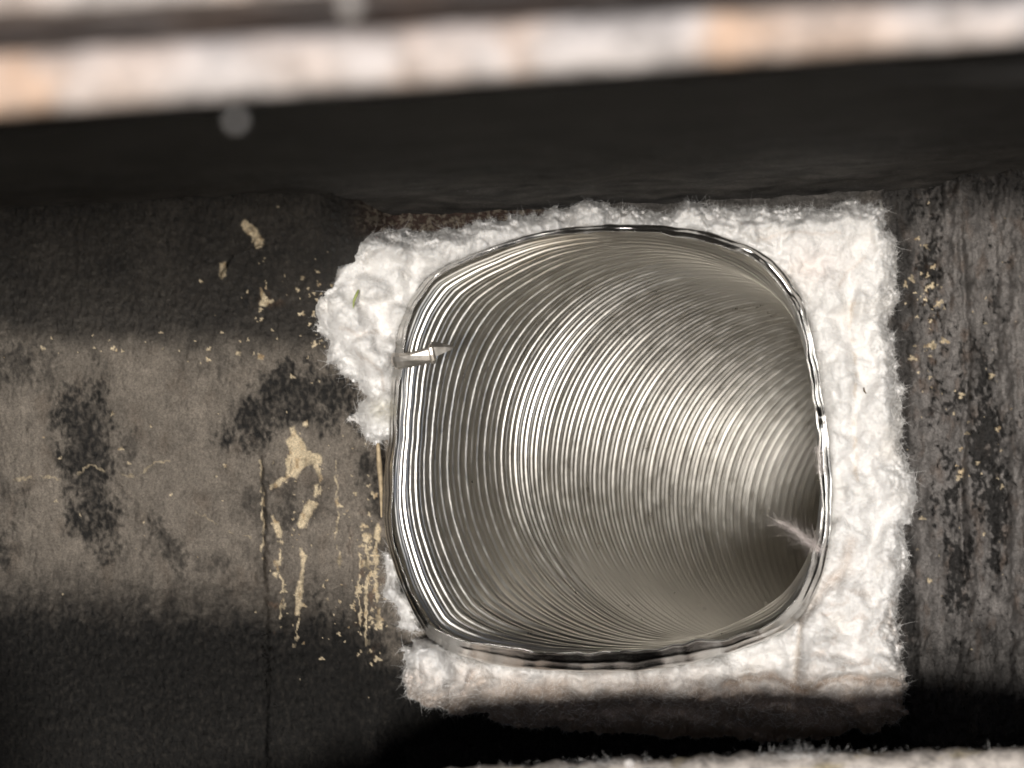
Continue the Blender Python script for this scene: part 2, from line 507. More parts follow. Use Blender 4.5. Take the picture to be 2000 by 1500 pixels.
    ex = x + 5 * fbm(x / 12, y / 12, 3, 61); ey = y + 5 * fbm(x / 12, y / 12, 3, 62)
    chips = [
        [(560,862),(575,845),(590,858),(600,880),(625,888),(632,905),(602,906),(588,920),(578,934),(566,930),(572,905)],
        [(612,898),(622,908),(632,938),(622,932),(613,915)],
        [(527,948),(540,938),(556,930),(560,937),(542,952),(530,956)],
        [(605,974),(622,984),(606,1006),(596,1028),(584,1034),(580,1022),(590,1000)],
        [(614,948),(622,946),(620,968),(614,972)],
        [(530,1008),(545,1022),(552,1048),(542,1050),(536,1030)],
        [(588,1070),(598,1084),(594,1110),(592,1150),(586,1198),(577,1202),(578,1160),(588,1110)],
        [(536,1096),(552,1090),(548,1104),(538,1106)], [(532,1120),(548,1116),(540,1128)],
        [(560,890),(572,885),(566,930),(558,936)],
        [(566,835),(574,832),(580,848),(572,856)], [(592,826),(600,822),(602,830),(594,832)],
        [(478,428),(500,446),(516,470),(514,480),(500,484),(498,468),(482,456),(470,440)],
        [(430,516),(441,512),(440,536),(432,545),(427,534)],
        [(508,562),(520,580),(534,590),(520,598),(506,597),(510,582)],
        [(736,1020),(744,1030),(740,1060),(730,1050)], [(712,1040),(726,1046),(718,1062),(708,1056)],
        [(730,1086),(738,1084),(736,1100),(728,1100)],
        [(460,688),(470,688),(468,694),(460,694)], [(504,690),(516,694),(514,702),(502,700)],
        [(660,1088),(664,1082),(666,1100),(662,1106)], [(655,975),(660,970),(660,985),(655,988)],
    ]
    for pl in chips:
        pa = np.array(pl); i0, i1 = np.searchsorted(ys, [pa[:, 1].min() - 14, pa[:, 1].max() + 14]); j0, j1 = np.searchsorted(xs, [pa[:, 0].min() - 14, pa[:, 0].max() + 14])
        d = sdpoly(ex[i0:i1, j0:j1], ey[i0:i1, j0:j1], pl)
        chip[i0:i1, j0:j1] = np.maximum(chip[i0:i1, j0:j1], sst(-2.2, 1.8, d))
    for args in [(80, (692, 1015, 750, 1290), 1.1, 5.5, 1), (36, (530, 830, 605, 1240), 1.0, 4.5, 2), (26, (440, 470, 620, 660), 0.9, 3.4, 3),
                 (30, (590, 480, 640, 720), 1.2, 5, 4), (26, (20, 655, 640, 715), 0.9, 3.6, 5), (24, (0, 700, 480, 1150), 0.9, 3.4, 6),
                 (46, (1785, 430, 1850, 780), 1.2, 6, 7), (34, (1800, 700, 1960, 1150), 1.0, 5, 8), (16, (1900, 400, 2000, 1000), 1.0, 5, 9),
                 (40, (600, 820, 750, 1300), 1.0, 3.8, 10), (14, (560, 1180, 760, 1330), 1.0, 4, 11)]:
        chip = np.maximum(chip, rnd_specks(x, y, args[0], args[1], args[2], args[3], args[4]))
    for pts, wd in (([(588, 1072), (590, 1130), (583, 1200), (577, 1262)], 3.6), ([(534, 1008), (547, 1048), (544, 1100), (552, 1160), (545, 1215)], 3.2),
                    ([(616, 892), (626, 935), (616, 985), (598, 1030)], 3.4), ([(714, 1045), (722, 1120), (712, 1200), (718, 1275)], 4.2),
                    ([(738, 1035), (734, 1120), (740, 1215)], 4.0), ([(508, 900), (514, 1000), (512, 1090)], 2.0), ([(704, 1080), (700, 1160), (706, 1240)], 2.6),
                    ([(655, 900), (660, 980), (657, 1060), (664, 1110)], 1.5)):
        dd = polyline_d(x + 9 * fbm(x / 20, y / 26, 3, 63), y, pts)
        brk = fbm(x / 9, y / 17, 3, 64)
        chip = np.maximum(chip, sst(1.4, -0.8, dd - wd * (0.35 + 2.0 * brk)))
    # thin pale crack across the panel
    cr = polyline_d(x + 4 * gnoise(x / 9, y / 9, 71), y + 4 * gnoise(x / 9, y / 9, 72),
                    [(25, 938), (80, 930), (125, 936), (155, 926), (176, 906), (215, 926), (270, 930), (300, 905), (330, 899)])
    crm = sst(2.6, 1.0, cr) * sst(-0.35, 0.1, gnoise(x / 40, y / 40, 73))
    cr3 = polyline_d(x + 6 * gnoise(x / 12, y / 12, 74), y + 4 * gnoise(x / 9, y / 9, 75), [(380, 1000), (440, 1030), (460, 1045), (490, 1050)])
    crm = np.maximum(crm, 0.7 * sst(2.4, 0.8, cr3) * sst(-0.1, 0.2, gnoise(x / 25, y / 25, 76)))
    tcol = tan * (1 + 0.25 * fbm(x / 10, y / 10, 3, 81))[..., None]
    tcol = tcol * (1 - 0.6 * sst(0.0, 0.5, fbm(x / 30, y / 40, 3, 82)))[..., None]
    rb = 0.6 * sst(0.05, 0.45, fbm(x / 14, y / 22, 3, 83))[..., None]
    tcol = tcol * (1 - rb) + np.array([0.36, 0.23, 0.11]) * rb
    c = c * (1 - chip[..., None]) + tcol * chip[..., None]
    c = c * (1 - crm[..., None] * 0.75) + tan * 0.62 * crm[..., None] * 0.75
    # rusty halos
    halo = 0.55 * sst(0.12, 0.5, fbm(fx / 24, fy / 36, 4, 91)) * np.maximum.reduce([
        np.exp(-(((x - 718) / 38) ** 2 + ((y - 1150) / 120) ** 2)), np.exp(-(((x - 535) / 30) ** 2 + ((y - 1180) / 60) ** 2)),
        np.exp(-(((x - 525) / 26) ** 2 + ((y - 575) / 30) ** 2)), np.exp(-(((x - 1810) / 40) ** 2 + ((y - 640) / 150) ** 2))])
    halo = halo * (1 - chip)
    c = c * (1 - halo[..., None]) + brown * halo[..., None]
    # brown stony band above the wool
    bs = sst(660, 740, x) * (1 - sst(1060, 1180, x)) * sst(350, 380, y) * (1 - sst(445, 470, y))
    stony = sst(-0.02, 0.12, fbm(fx / 13, fy / 9, 4, 95))
    bc = np.array([0.065, 0.040, 0.030]) * (1 - stony[..., None]) + np.array([0.20, 0.165, 0.125]) * stony[..., None]
    c = c * (1 - bs[..., None]) + bc * bs[..., None]
    H += bs * 0.0008 * stony
    gb = sst(1130, 1200, x) * (1 - sst(1660, 1740, x)) * sst(300, 340, y) * (1 - sst(430, 470, y))
    gc = np.array([0.13, 0.12, 0.11]) * (1 + 0.9 * fbm(fx / 60, fy / 10, 4, 96))[..., None]
    c = c * (1 - gb[..., None]) + gc * gb[..., None]
    H += gb * 0.0018 * fbm(fx / 90, fy / 14, 4, 97)
    H += 0.00045 * chip
    c = np.clip(c, 0.006, 0.8)
    gloss = np.clip(np.exp(-((fx - gx - 4) / 14) ** 2) * sst(860, 930, y) * (1 - sst(1300, 1400, y)) * sst(-0.1, 0.3, nfine)
                    + 0.55 * soot_shade * sst(0.05, 0.5, nfine) + 0.95 * rm * sst(-0.1, 0.4, nfine + 0.5 * fold), 0, 1) * (1 - chip)
    # opening behind the packing
    keep = ~((sdpoly(x, y, WOOL) > 26) | (sdpoly(x, y, RIM) > 6))
    V = P(x, y, Y - H).reshape(-1, 3)
    f = grid_faces(len(ys), len(xs), keep=keep)
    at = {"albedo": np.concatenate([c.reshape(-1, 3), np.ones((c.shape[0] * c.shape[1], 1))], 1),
          "masks": np.stack([gloss.ravel(), chip.ravel(), soot_shade.ravel(), np.ones(x.size)], 1)}
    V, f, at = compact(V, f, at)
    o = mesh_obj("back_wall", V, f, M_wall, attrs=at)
    tag(o, "sooty black flue wall flaking to tan behind the liner", kind="structure")
    return o
build_back_wall()

# ---------------------------------------------------------------- the flue tile overhead: sooty underside and cut edge
Y_FRONT = 0.250
KF = Y_FRONT / 0.400
def front_z(X):
    return KF * 0.0590 + 0.073 * X
def ceil_z(X, Y):
    w = (Y - Y_FRONT) / (0.70 - Y_FRONT)
    return (1 - w) * front_z(X) + w * (0.0700 + 0.052 * X)

def build_ceiling(parent):
    xs = np.linspace(-0.30, 0.30, 360); ys = np.linspace(Y_FRONT - 0.002, 0.735, 320)
    X, Yy = np.meshgrid(xs, ys)
    near_back = sst(0.56, 0.70, Yy)
    Z = ceil_z(X, Yy) - 0.0095 * np.clip((Yy - 0.61) / 0.09, 0, 1.2) ** 2 + 0.0016 * fbm(X * 35, Yy * 30, 4, 105) * sst(0.3, 0.5, Yy) + 0.0012 * fbm(X * 60, Yy * 25, 4, 101) + 0.0006 * fbm(X * 260, Yy * 160, 3, 102)
    V = np.stack([X, Yy, Z], -1).reshape(-1, 3)
    g = 0.026 + 0.040 * np.clip(fbm(X * 40, Yy * 22, 4, 103), -0.4, 1) + near_back * (0.05 + 0.09 * fbm(X * 70, Yy * 160, 4, 104))
    g = np.clip(g, 0.012, 0.3)
    c = g[..., None] * np.array([1.0, 0.93, 0.86])
    at = {"albedo": np.concatenate([c.reshape(-1, 3), np.ones((X.size, 1))], 1),
          "masks": np.stack([0.2 * np.ones(X.size), np.zeros(X.size), np.ones(X.size), np.ones(X.size)], 1)}
    return mesh_obj("sooty_underside", V, grid_faces(len(ys), len(xs)), M_wall, parent, attrs=at)

def orange_bands(o, bands):
    me = o.data
    co = np.empty(len(me.vertices) * 3, np.float32); me.vertices.foreach_get("co", co); X = co.reshape(-1, 3)[:, 0]; Z = co.reshape(-1, 3)[:, 2]
    v = np.zeros(len(X))
    for c, w, k in bands:
        v = np.maximum(v, k * np.exp(-((X - c + 0.006 * gnoise(X * 90, Z * 200, 7)) / w) ** 2))
    at = me.attributes.new("orange", 'FLOAT', 'POINT'); at.data.foreach_set("value", v.astype(np.float32))

def rough_bar(name, mat, parent, x0, x1, nx, prof, zfun, amp, seed, lump=0.0, scale=90, zscale=None):
    """a bar along X: prof is a closed list of (Y, dz) points, resampled; displaced outwards by noise"""
    prof = np.asarray(prof, float); n = len(prof)
    seg = np.hypot(*(np.roll(prof, -1, 0) - prof).T); cum = np.concatenate([[0], np.cumsum(seg)])
    m = 56
    s = np.linspace(0, cum[-1], m, endpoint=False)
    pc = np.vstack([prof, prof[:1]])
    py = np.interp(s, cum, pc[:, 0]); pz = np.interp(s, cum, pc[:, 1])
    ctr = np.array([py.mean(), pz.mean()])
    ny = py - ctr[0]; nz = pz - ctr[1]; nl = np.hypot(ny, nz); ny /= nl; nz /= nl
    xs = np.linspace(x0, x1, nx)
    X = np.repeat(xs[:, None], m, 1); S = np.repeat(s[None, :], nx, 0)
    ang = 2 * np.pi * S / cum[-1]; rr = cum[-1] / (2 * np.pi)
    a1 = fbm(X * scale + np.cos(ang) * rr * scale, np.sin(ang) * rr * scale + X * 17, 4, seed)
    a2 = np.clip(gnoise(X * 160 + np.cos(ang) * rr * 160, np.sin(ang) * rr * 160, seed + 5), 0, 1) ** 2
    D = amp * a1 + lump * a2
    V = np.stack([X, py[None] + D * ny[None], pz[None] * (zscale(X) if zscale else 1.0) + zfun(X) + D * nz[None]], -1).reshape(-1, 3)
    f = grid_faces(nx, m, wrap_j=True)
    return mesh_obj(name, V, f, mat, parent)

tile = tag(empty("flue_tile", (0, Y_FRONT, 0.06)), "clay flue tile overhead with pale orange cut edge and sooty underside", "flue tile")
build_ceiling(tile)
t = 0.0130 * KF
ce = rough_bar("cut_edge", M_clay, tile, -0.30, 0.30, 620,
          [(Y_FRONT - 0.0025, 0.0006), (Y_FRONT - 0.0035, 0.0016), (Y_FRONT - 0.0035, t - 0.002), (Y_FRONT - 0.002, t), (Y_FRONT + 0.05, t), (Y_FRONT + 0.05, 0.006), (Y_FRONT + 0.006, 0.0035)],
          front_z, 0.0009, 211, 0.0009, 150, zscale=lambda X: np.interp(X, [-0.0625, 0, 0.0625], [1.0, 0.92, 0.75]))
orange_bands(ce, [(c * KF, w * KF, k) for c, w, k in [(-0.094, 0.006, 0.8), (-0.105, 0.01, 0.7), (-0.075, 0.012, 0.3), (-0.022, 0.006, 0.3), (0.004, 0.005, 0.4), (0.046, 0.007, 0.75), (0.058, 0.012, 0.3), (0.13, 0.01, 0.6), (-0.15, 0.02, 0.5)]])
brick = rough_bar("mortar_course", M_clay, None, -0.30, 0.30, 520,
          [(Y_FRONT - 0.002, 0), (Y_FRONT - 0.003, 0.0015), (Y_FRONT - 0.003, 0.018), (Y_FRONT + 0.03, 0.020), (Y_FRONT + 0.03, 0.0)],
          lambda X: (750 - np.interp(X / Y_FRONT * F + 1000, [-1500, 0, 300, 600, 900, 1400, 3000], [60, 22, 9, -14, -38, -78, -158])) / F * Y_FRONT, 0.0007, 233, 0.0006, 150)
orange_bands(brick, [(-0.055 * KF, 0.01 * KF, 0.25), (-0.02 * KF, 0.01 * KF, 0.3), (-0.2, 0.03, 0.5)])
tag(brick, "pale crumbling masonry course across the top left, above the cut tile", "masonry")
back_strip = mesh_obj("joint_backing", *(lambda V, f: (V, f))(
    np.array([[-0.30, Y_FRONT + 0.030, 0.03], [0.30, Y_FRONT + 0.030, 0.03], [0.30, Y_FRONT + 0.030, 0.14], [-0.30, Y_FRONT + 0.030, 0.14]]) + np.array([0, 0.0, 0.012]),
    np.array([[0, 1, 2, 3]])), M_soot)
tag(back_strip, "black joint above the cut tile edge", kind="structure")

# sides and floor of the flue, out of the frame
def quad(name, pts, label):
    o = mesh_obj(name, np.array(pts, float), np.array([[0, 1, 2, 3]]), M_soot, smooth=False)
    return tag(o, label, kind="structure")
quad("wall_left", [(-0.255, 0.25, -0.26), (-0.255, 0.9, -0.26), (-0.255, 0.9, 0.12), (-0.255, 0.25, 0.12)], "black side of the flue on the left")
quad("wall_right", [(0.255, 0.25, -0.26), (0.255, 0.9, -0.26), (0.255, 0.9, 0.12), (0.255, 0.25, 0.12)], "black side of the flue on the right")
quad("floor", [(-0.26, 0.41, -0.185), (0.26, 0.41, -0.185), (0.26, 0.95, -0.185), (-0.26, 0.95, -0.185)], "black bottom of the flue")

# ---------------------------------------------------------------- sill in the foreground
Y_SILL = 0.588
def sill_z(X):
    px = X / Y_SILL * F + 1000
    py = np.interp(px, [-600, 300, 620, 760, 850, 1100, 1500, 2000, 2600], [1900, 1800, 1620, 1530, 1502, 1490, 1474, 1458, 1440])
    return (750 - py) / F * Y_SILL
sill = rough_bar("sill", M_sill, None, -0.26, 0.26, 520,
          [(Y_SILL - 0.006, -0.004), (Y_SILL, 0.0), (Y_SILL + 0.010, -0.003), (Y_SILL + 0.014, -0.03), (Y_SILL + 0.012, -0.11), (Y_SILL - 0.008, -0.11), (Y_SILL - 0.009, -0.03)],
          sill_z, 0.0018, 251, 0.0030, 120)
tag(sill, "blurred crumbly mortar sill along the bottom right edge", "sill")

# ---------------------------------------------------------------- flue liner
liner = tag(empty("flue_liner", P(1195, 1300, 0.69)), "shiny corrugated metal flue liner running back to the lower right", "flue liner")

def build_liner():
    na = 184
    a = np.linspace(0, 2 * np.pi, na, endpoint=False)
    # inner rim loop
    r0 = rim_r(a) - lip_w(a) * 0.85
    rim = P(RC[0] + r0 * np.cos(a), RC[1] - r0 * np.sin(a), Y_RIM + 0.002)
    # path
    p = 0.0080; sub = 3
    T = 0.50
    dt_near = p / sub / 13; dt_far = p / sub / 8
    ts = np.concatenate([np.arange(0, 0.09, dt_near / 1.8), np.arange(0.09, 0.42, dt_near), np.arange(0.42, T, dt_far)])
    tf = np.linspace(0, T + 0.01, 1600)
    yaw = np.radians(np.interp(tf, [0, 0.04, 0.10, 0.2, 0.8], YAW))
    pit = np.radians(np.interp(tf, [0, 0.04, 0.10, 0.2, 0.8], PIT))
    k = np.hanning(161); k /= k.sum()
    yaw = np.convolve(np.pad(yaw, 80, 'edge'), k, 'valid'); pit = np.convolve(np.pad(pit, 80, 'edge'), k, 'valid')
    d = np.stack([np.sin(yaw) * np.cos(pit), np.cos(yaw) * np.cos(pit), -np.sin(pit)], -1)
    c0 = P(RC[0] + 6, RC[1] + 2, Y_RIM + 0.022)
    cen = c0 + np.concatenate([[np.zeros(3)], np.cumsum(0.5 * (d[1:] + d[:-1]) * (tf[1] - tf[0]), 0)])
    C = np.stack([np.interp(ts, tf, cen[:, i]) for i in range(3)], -1)
    D = np.stack([np.interp(ts, tf, d[:, i]) for i in range(3)], -1); D /= np.linalg.norm(D, axis=1)[:, None]
    e1 = np.cross(D, [0, 0, 1.0]); e1 /= np.linalg.norm(e1, axis=1)[:, None]
    e2 = np.cross(e1, D)
    rad = (np.cos(a)[None, :, None] * e1[:, None, :] + np.sin(a)[None, :, None] * e2[:, None, :])
    R = 0.0705
    circ = C[:, None, :] + R * rad
    w = sst(-0.02, 0.070, ts)[:, None, None]
    w0 = sst(-0.02, 0.070, 0.0)
    w = (w - w0) / (1 - w0)
    base = rim[None] * (1 - w) + circ * w
    # helical double-lock corrugation
    ph = ts[:, None] / p + a[None, :] / (2 * np.pi)
    fr = ph - np.floor(ph)
    q = ph * sub; fq = q - np.floor(q); iq = np.floor(q)
    # each strip rises steeply on the side towards the mouth and slopes away behind;
    # the rise is steepened to mirror sunlight to the camera (stretched where the pipe bends)
    Tn = np.gradient(base, ts, axis=0); stretch = np.clip(np.linalg.norm(Tn, axis=2), 0.5, 2.2); Th = Tn / np.linalg.norm(Tn, axis=2)[..., None]
    n_in = -rad + Th * np.sum(rad * Th, axis=2)[..., None]; n_in /= np.linalg.norm(n_in, axis=2)[..., None]
    hv = np.array([-0.085, -1.0, -0.03]); hv /= np.linalg.norm(hv)
    lie = np.degrees(np.arctan2(-(Th @ hv), n_in @ hv))
    left_w = np.clip(-np.cos(a), 0, 1)[None, :] ** 0.5
    lie = np.clip(lie, 48, 79) * left_w + 56 * (1 - left_w)
    steep = np.tan(np.radians(lie - RISE_OFF))
    hgt = np.clip(0.30 + 0.0030 * (lie - 50), 0.30, 0.40)
    fs = np.clip(0.5 * np.pi * hgt / (stretch * steep), 0.12, 0.36)
    hgt = np.minimum(hgt, fs * stretch * steep * 2 / np.pi * 1.05)
    ramp_ = np.where(fq < fs, 1 - 0.5 * (1 - np.cos(np.pi * np.clip(fq / fs, 0, 1))), 0.5 * (1 - np.cos(np.pi * np.clip((fq - fs) / (1 - fs), 0, 1))))
    size = np.array([1.0, 0.80, 0.88, 0.7])[(iq % sub).astype(int)]
    irr = 1 + 0.08 * gnoise(iq * 0.37, a[None, :] * 1.0 + 0 * ph, 301)
    amp = sst(-0.002, 0.010, ts)[:, None]
    disp = -amp * hgt * (p / sub) * (1 - ramp_) * size * irr
    # dents from handling: near the corners of the mouth
    disp = disp - amp * 0.0005 * 0.5 * (1 + np.cos(2 * np.pi * (fr - 0.12)))
    dent = 0.0004 * fbm(ts[:, None] * 90 + a[None, :] * 0, a[None, :] * 5 + ts[:, None] * 40, 3, 302) * np.exp(-ts[:, None] / 0.030)
    slow = 0.0003 * fbm(ts[:, None] * 14, a[None, :] * 1.6, 3, 303)
    V = base + rad * (disp + dent + slow)[..., None]
    o = mesh_obj("corrugated_wall", V.reshape(-1, 3), grid_faces(len(ts), na, wrap_j=True)[:, ::-1], M_steel, liner)
    # unseen cap added round the bend to keep sky light out
    cap = C[-1] + rad[-1] * R
    Vc = np.concatenate([cap, [C[-1] + D[-1] * 0.01]]); 
    fc = np.array([[i, (i + 1) % na, na] for i in range(na)])
    mesh_obj("added_end_cap", Vc, fc, M_soot, liner)

RISE_OFF = 3.2
YAW = [20, 25, 30, 33, 34]
PIT = [0, 3, 8, 10, 11]
build_liner()

def build_lip():
    na = 900
    a = np.linspace(0, 2 * np.pi, na, endpoint=False)
    deg = np.degrees((a + np.pi) % (2 * np.pi) - np.pi)
    pn = lambda k, sd_: gnoise(np.cos(a) * k + 50, np.sin(a) * k + 50, sd_)
    w = np.clip(lip_w(a) * (1 + 0.30 * pn(4, 401) + 0.10 * pn(11, 404)), 9, 60)
    ro = rim_r(a) + 2.5 * pn(6, 405) + 1.0 * pn(16, 406)
    # how the lip faces: fall of the outer edge behind the inner one, in widths
    tilt = np.interp(deg, [-180, -140, -115, -60, -35, 0, 40, 80, 120, 150, 180], [2.2, 2.4, 2.8, 2.8, 1.3, 0.10, 0.8, 1.8, 2.4, 2.4, 2.2])
    us = np.concatenate([np.linspace(-0.35, 0, 8)[:-1], np.linspace(0, 1, 46), [1.06, 1.1]])
    U, A = np.meshgrid(us, a, indexing='ij')
    W = np.repeat(w[None], len(us), 0); TL = np.repeat(tilt[None], len(us), 0)
    mm = 0.000171
    bead = 0.0
    jit = 0.10 * pn(7, 407)
    for u0, h, s in ((0.05, 0.8, 0.05), (0.55, 0.9, 0.10), (0.93, 0.5, 0.07)):
        bead = bead + h * np.exp(-((U - u0 - jit[None] * (u0 > 0.2)) / s) ** 2)
    depth = 0.0022 * sst(0.0, -0.35, U) * 3.0 + np.clip(U, 0, 1) * W * mm * TL - 0.0006 * bead
    depth += 0.0005 * fbm(np.cos(A) * 3 + 9, np.sin(A) * 3 + U * 0.4, 2, 402)
    # kinks where the strip was bent over
    for kd, kh in ((-108, 0.0022), (-88, 0.0012), (-52, 0.0018), (-40, 0.001), (38, 0.0016), (52, 0.001), (132, 0.0018), (-137, 0.0015), (8, 0.0012)):
        dd = (np.degrees(A) - kd + 180) % 360 - 180
        depth -= kh * np.exp(-(dd / 1.6) ** 2) * np.exp(-((U - 0.25) / 0.4) ** 2)
    Rr = ro[None] - W + W * U
    Rr = np.where(U < 0, ro[None] - W + W * U * 0.2, Rr)
    Yd = Y_RIM - 0.002 + depth - 0.005 * np.clip(np.cos(np.radians(np.degrees(A) + 90)), 0, 1) ** 2
    # skirt running back behind the packing
    Yd[-1] += 0.045; Yd[-2] += 0.006
    V = P(RC[0] + Rr * np.cos(A), RC[1] - Rr * np.sin(A), Yd)
    o = mesh_obj("rolled_rim", V.reshape(-1, 3), grid_faces(len(us), na, wrap_j=True), M_rim, liner)
build_lip()

# ---------------------------------------------------------------- ceramic wool packing
def fibre_mesh(roots, dirs, lens, rad, mat, name, parent=None, seed=0, curl=0.5, segs=3):
    r = np.random.default_rng(seed)
    n = len(roots)
    dirs = dirs / np.linalg.norm(dirs, axis=1)[:, None]
    side = np.cross(dirs, r.normal(size=(n, 3))); side /= np.linalg.norm(side, axis=1)[:, None] + 1e-9
    bend = r.normal(size=(n, 3)) * curl
    V = []
    for k in range(segs + 1):
        tt = k / segs
        p = roots + dirs * (lens * tt)[:, None] + bend * (lens * tt * tt * 0.5)[:, None]
        wd = rad * (1 - 0.75 * tt)
        V.append(p - side * wd[:, None]); V.append(p + side * wd[:, None])
    V = np.stack(V, 1)                       # n, 2(segs+1), 3
    m = 2 * (segs + 1)
    f = np.array([[2 * k, 2 * k + 1, 2 * k + 3, 2 * k + 2] for k in range(segs)])
    Fc = (np.arange(n)[:, None, None] * m + f[None]).reshape(-1, 4)
    o = mesh_obj(name, V.reshape(-1, 3), Fc, mat, parent, smooth=True)
    o["kind"] = "stuff"
    return o

def build_wool(name, poly, label, main=True, seed=500, box=(585, 372, 1815, 1465)):
    step = 2.0
    xs = np.arange(box[0], box[2], step); ys = np.arange(box[1], box[3], step)
    x, y = np.meshgrid(xs, ys)
    wx = x + 12 * gnoise(x / 90, y / 90, seed + 6) + 11 * gnoise(x / 38, y / 38, seed) + 5 * gnoise(x / 15, y / 15, seed + 1) + 3 * gnoise(x / 6, y / 6, seed + 2)
    wy = y + 10 * gnoise(x / 90, y / 90, seed + 7) + 9 * gnoise(x / 38, y / 38, seed + 3) + 5 * gnoise(x / 15, y / 15, seed + 4) + 3 * gnoise(x / 6, y / 6, seed + 5)
    d = sdpoly(wx, wy, poly)
    dr = -sdpoly(x, y, RIM)
    Rr = 40.0 if main else 18.0
    e = np.sqrt(np.clip(1 - (1 - np.clip(d / Rr, 0, 1)) ** 2, 0, 1))
    H = (0.020 if main else 0.010) * e
    # tufts
    left = 1 - sst(800, 1000, x)
    right = sst(1480, 1600, x)
    top = (1 - left) * (1 - right) * (1 - sst(520, 700, y))
    bot = sst(1200, 1290, y)
    ux = x + 16 * fbm(x / 60, y / 60, 3, seed + 10); uy = y + 16 * fbm(x / 60, y / 60, 3, seed + 11)
    def dome(sx, sy, sd_):
        X_ = ux / sx; Z_ = uy / sy
        ix = np.floor(X_); iy = np.floor(Z_); acc = np.zeros(x.shape)
        for ox in (-1, 0, 1):
            for oy in (-1, 0, 1):
                cx = ix + ox; cy = iy + oy
                q2 = (cx + _h(cx, cy, sd_) - X_) ** 2 + (cy + _h(cx, cy, sd_ + 57) - Z_) ** 2
                acc = acc + np.exp(-9.0 * q2 + 1.6 * _h(cx, cy, sd_ + 99))
        return 0.55 + 0.28 * np.log(acc + 0.12)
    H += e * (left * (0.0100 * dome(62, 54, seed + 20) + 0.0024 * dome(30, 26, seed + 21)))
    H += e * (top * (0.0046 * dome(36, 28, seed + 22) + 0.0016 * dome(15, 13, seed + 23)))
    H += e * right * (0.0075 * dome(66, 84, seed + 24) + 0.0024 * dome(30, 40, seed + 25))
    H += e * bot * (0.0075 * dome(84, 48, seed + 26) + 0.0014 * dome(32, 22, seed + 28))
    H += e * 0.0030 * fbm(x / 55, y / 55, 4, seed + 30)
    fl = fbm((ux + 14 * fbm(x / 24, y / 24, 2, seed + 33)) / 17, (uy + 14 * fbm(x / 24, y / 24, 2, seed + 34)) / 17, 4, seed + 31)
    H += e * 0.0009 * fl * (1 + 0.5 * top)
    if main:
        # folds: long seam down the right side, creases to the rim at lower right, folded layers along the foot
        seam = polyline_d(x + 6 * fbm(x / 30, y / 30, 3, 541), y, [(1668, 560), (1662, 640), (1672, 720), (1668, 840), (1674, 960)])
        cr1 = polyline_d(x + 10 * fbm(x / 40, y / 40, 3, 542), y + 10 * fbm(x / 40, y / 40, 3, 543), [(1664, 1060), (1650, 1110), (1610, 1150), (1565, 1205)])
        cr2 = polyline_d(x, y + 10 * fbm(x / 40, y / 40, 3, 544), [(1420, 1335), (1500, 1320), (1570, 1345), (1650, 1322), (1750, 1330)])
        cr3 = polyline_d(x + 8 * fbm(x / 40, y / 40, 3, 545), y, [(1565, 1210), (1558, 1280), (1555, 1325)])
        cr4 = polyline_d(x + 8 * fbm(x / 40, y / 40, 3, 546), y, [(925, 1312), (905, 1350)])
        for cc, dep, wd in ((seam, 0.0014, 9), (cr1, 0.0042, 13), (cr2, 0.0040, 9), (cr3, 0.003, 8), (cr4, 0.0032, 7)):
            H -= dep * np.exp(-(cc / wd) ** 2)
        H -= 0.013 * sst(1190, 1290, y) * sst(840, 900, x) * (1 - sst(1480, 1620, x))
        H -= 0.030 * sst(1325, 1460, y + 10 * gnoise(x / 40, y / 40, 547))
        H -= 0.006 * np.exp(-np.clip(dr, 0, None) / 12.0) * (1 - 0.6 * (top > 0.5))
    Y = 0.7035 - H
    if main:
        Y = Y + 0.006 * np.clip(dr < 0, 0, 1)
    c = np.ones(x.shape + (3,)) * np.array([0.84, 0.825, 0.81])
    def tint(mask, colr):
        nonlocal c
        c = c * (1 - mask[..., None]) + np.array(colr) * mask[..., None]
    if main:
        tint(0.55 * sst(0.05, 0.5, fbm(x / 90, y / 90, 4, 560)), (0.80, 0.76, 0.71))
        tint(0.55 * sst(0.0, 0.5, fbm((x + 20 * fbm(x / 50, y / 50, 3, 565)) / 40, (y + 20 * fbm(x / 50, y / 50, 3, 566)) / 26, 4, 563)) * sst(1500, 1620, x) * sst(1040, 1180, y), (0.56, 0.46, 0.39))  # fold shading at lower right put into the colour as brown
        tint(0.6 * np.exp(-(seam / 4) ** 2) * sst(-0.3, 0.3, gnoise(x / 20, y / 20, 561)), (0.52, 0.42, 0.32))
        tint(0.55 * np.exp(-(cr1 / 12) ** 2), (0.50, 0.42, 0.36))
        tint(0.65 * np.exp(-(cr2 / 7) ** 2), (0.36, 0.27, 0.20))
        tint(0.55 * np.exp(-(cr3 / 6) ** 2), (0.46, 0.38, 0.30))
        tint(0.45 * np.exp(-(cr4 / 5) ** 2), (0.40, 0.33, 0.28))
        tint(0.8 * sst(1280, 1380, y + 40 * fbm(x / 60, y / 60, 3, 562)), (0.42, 0.31, 0.23))  # brown cast of the shaded foot put into the wool colour
        tint(0.35 * np.exp(-(((x - 1590) / 60) ** 2 + ((y - 520) / 40) ** 2)), (0.78, 0.66, 0.62))
        tint(0.45 * np.exp(-(((x - 745) / 26) ** 2 + ((y - 800) / 22) ** 2)), (0.85, 0.78, 0.58))
        tint(0.75 * np.exp(-(((x - 1728) / 8) ** 2 + ((y - 398) / 8) ** 2)), (0.62, 0.52, 0.28))
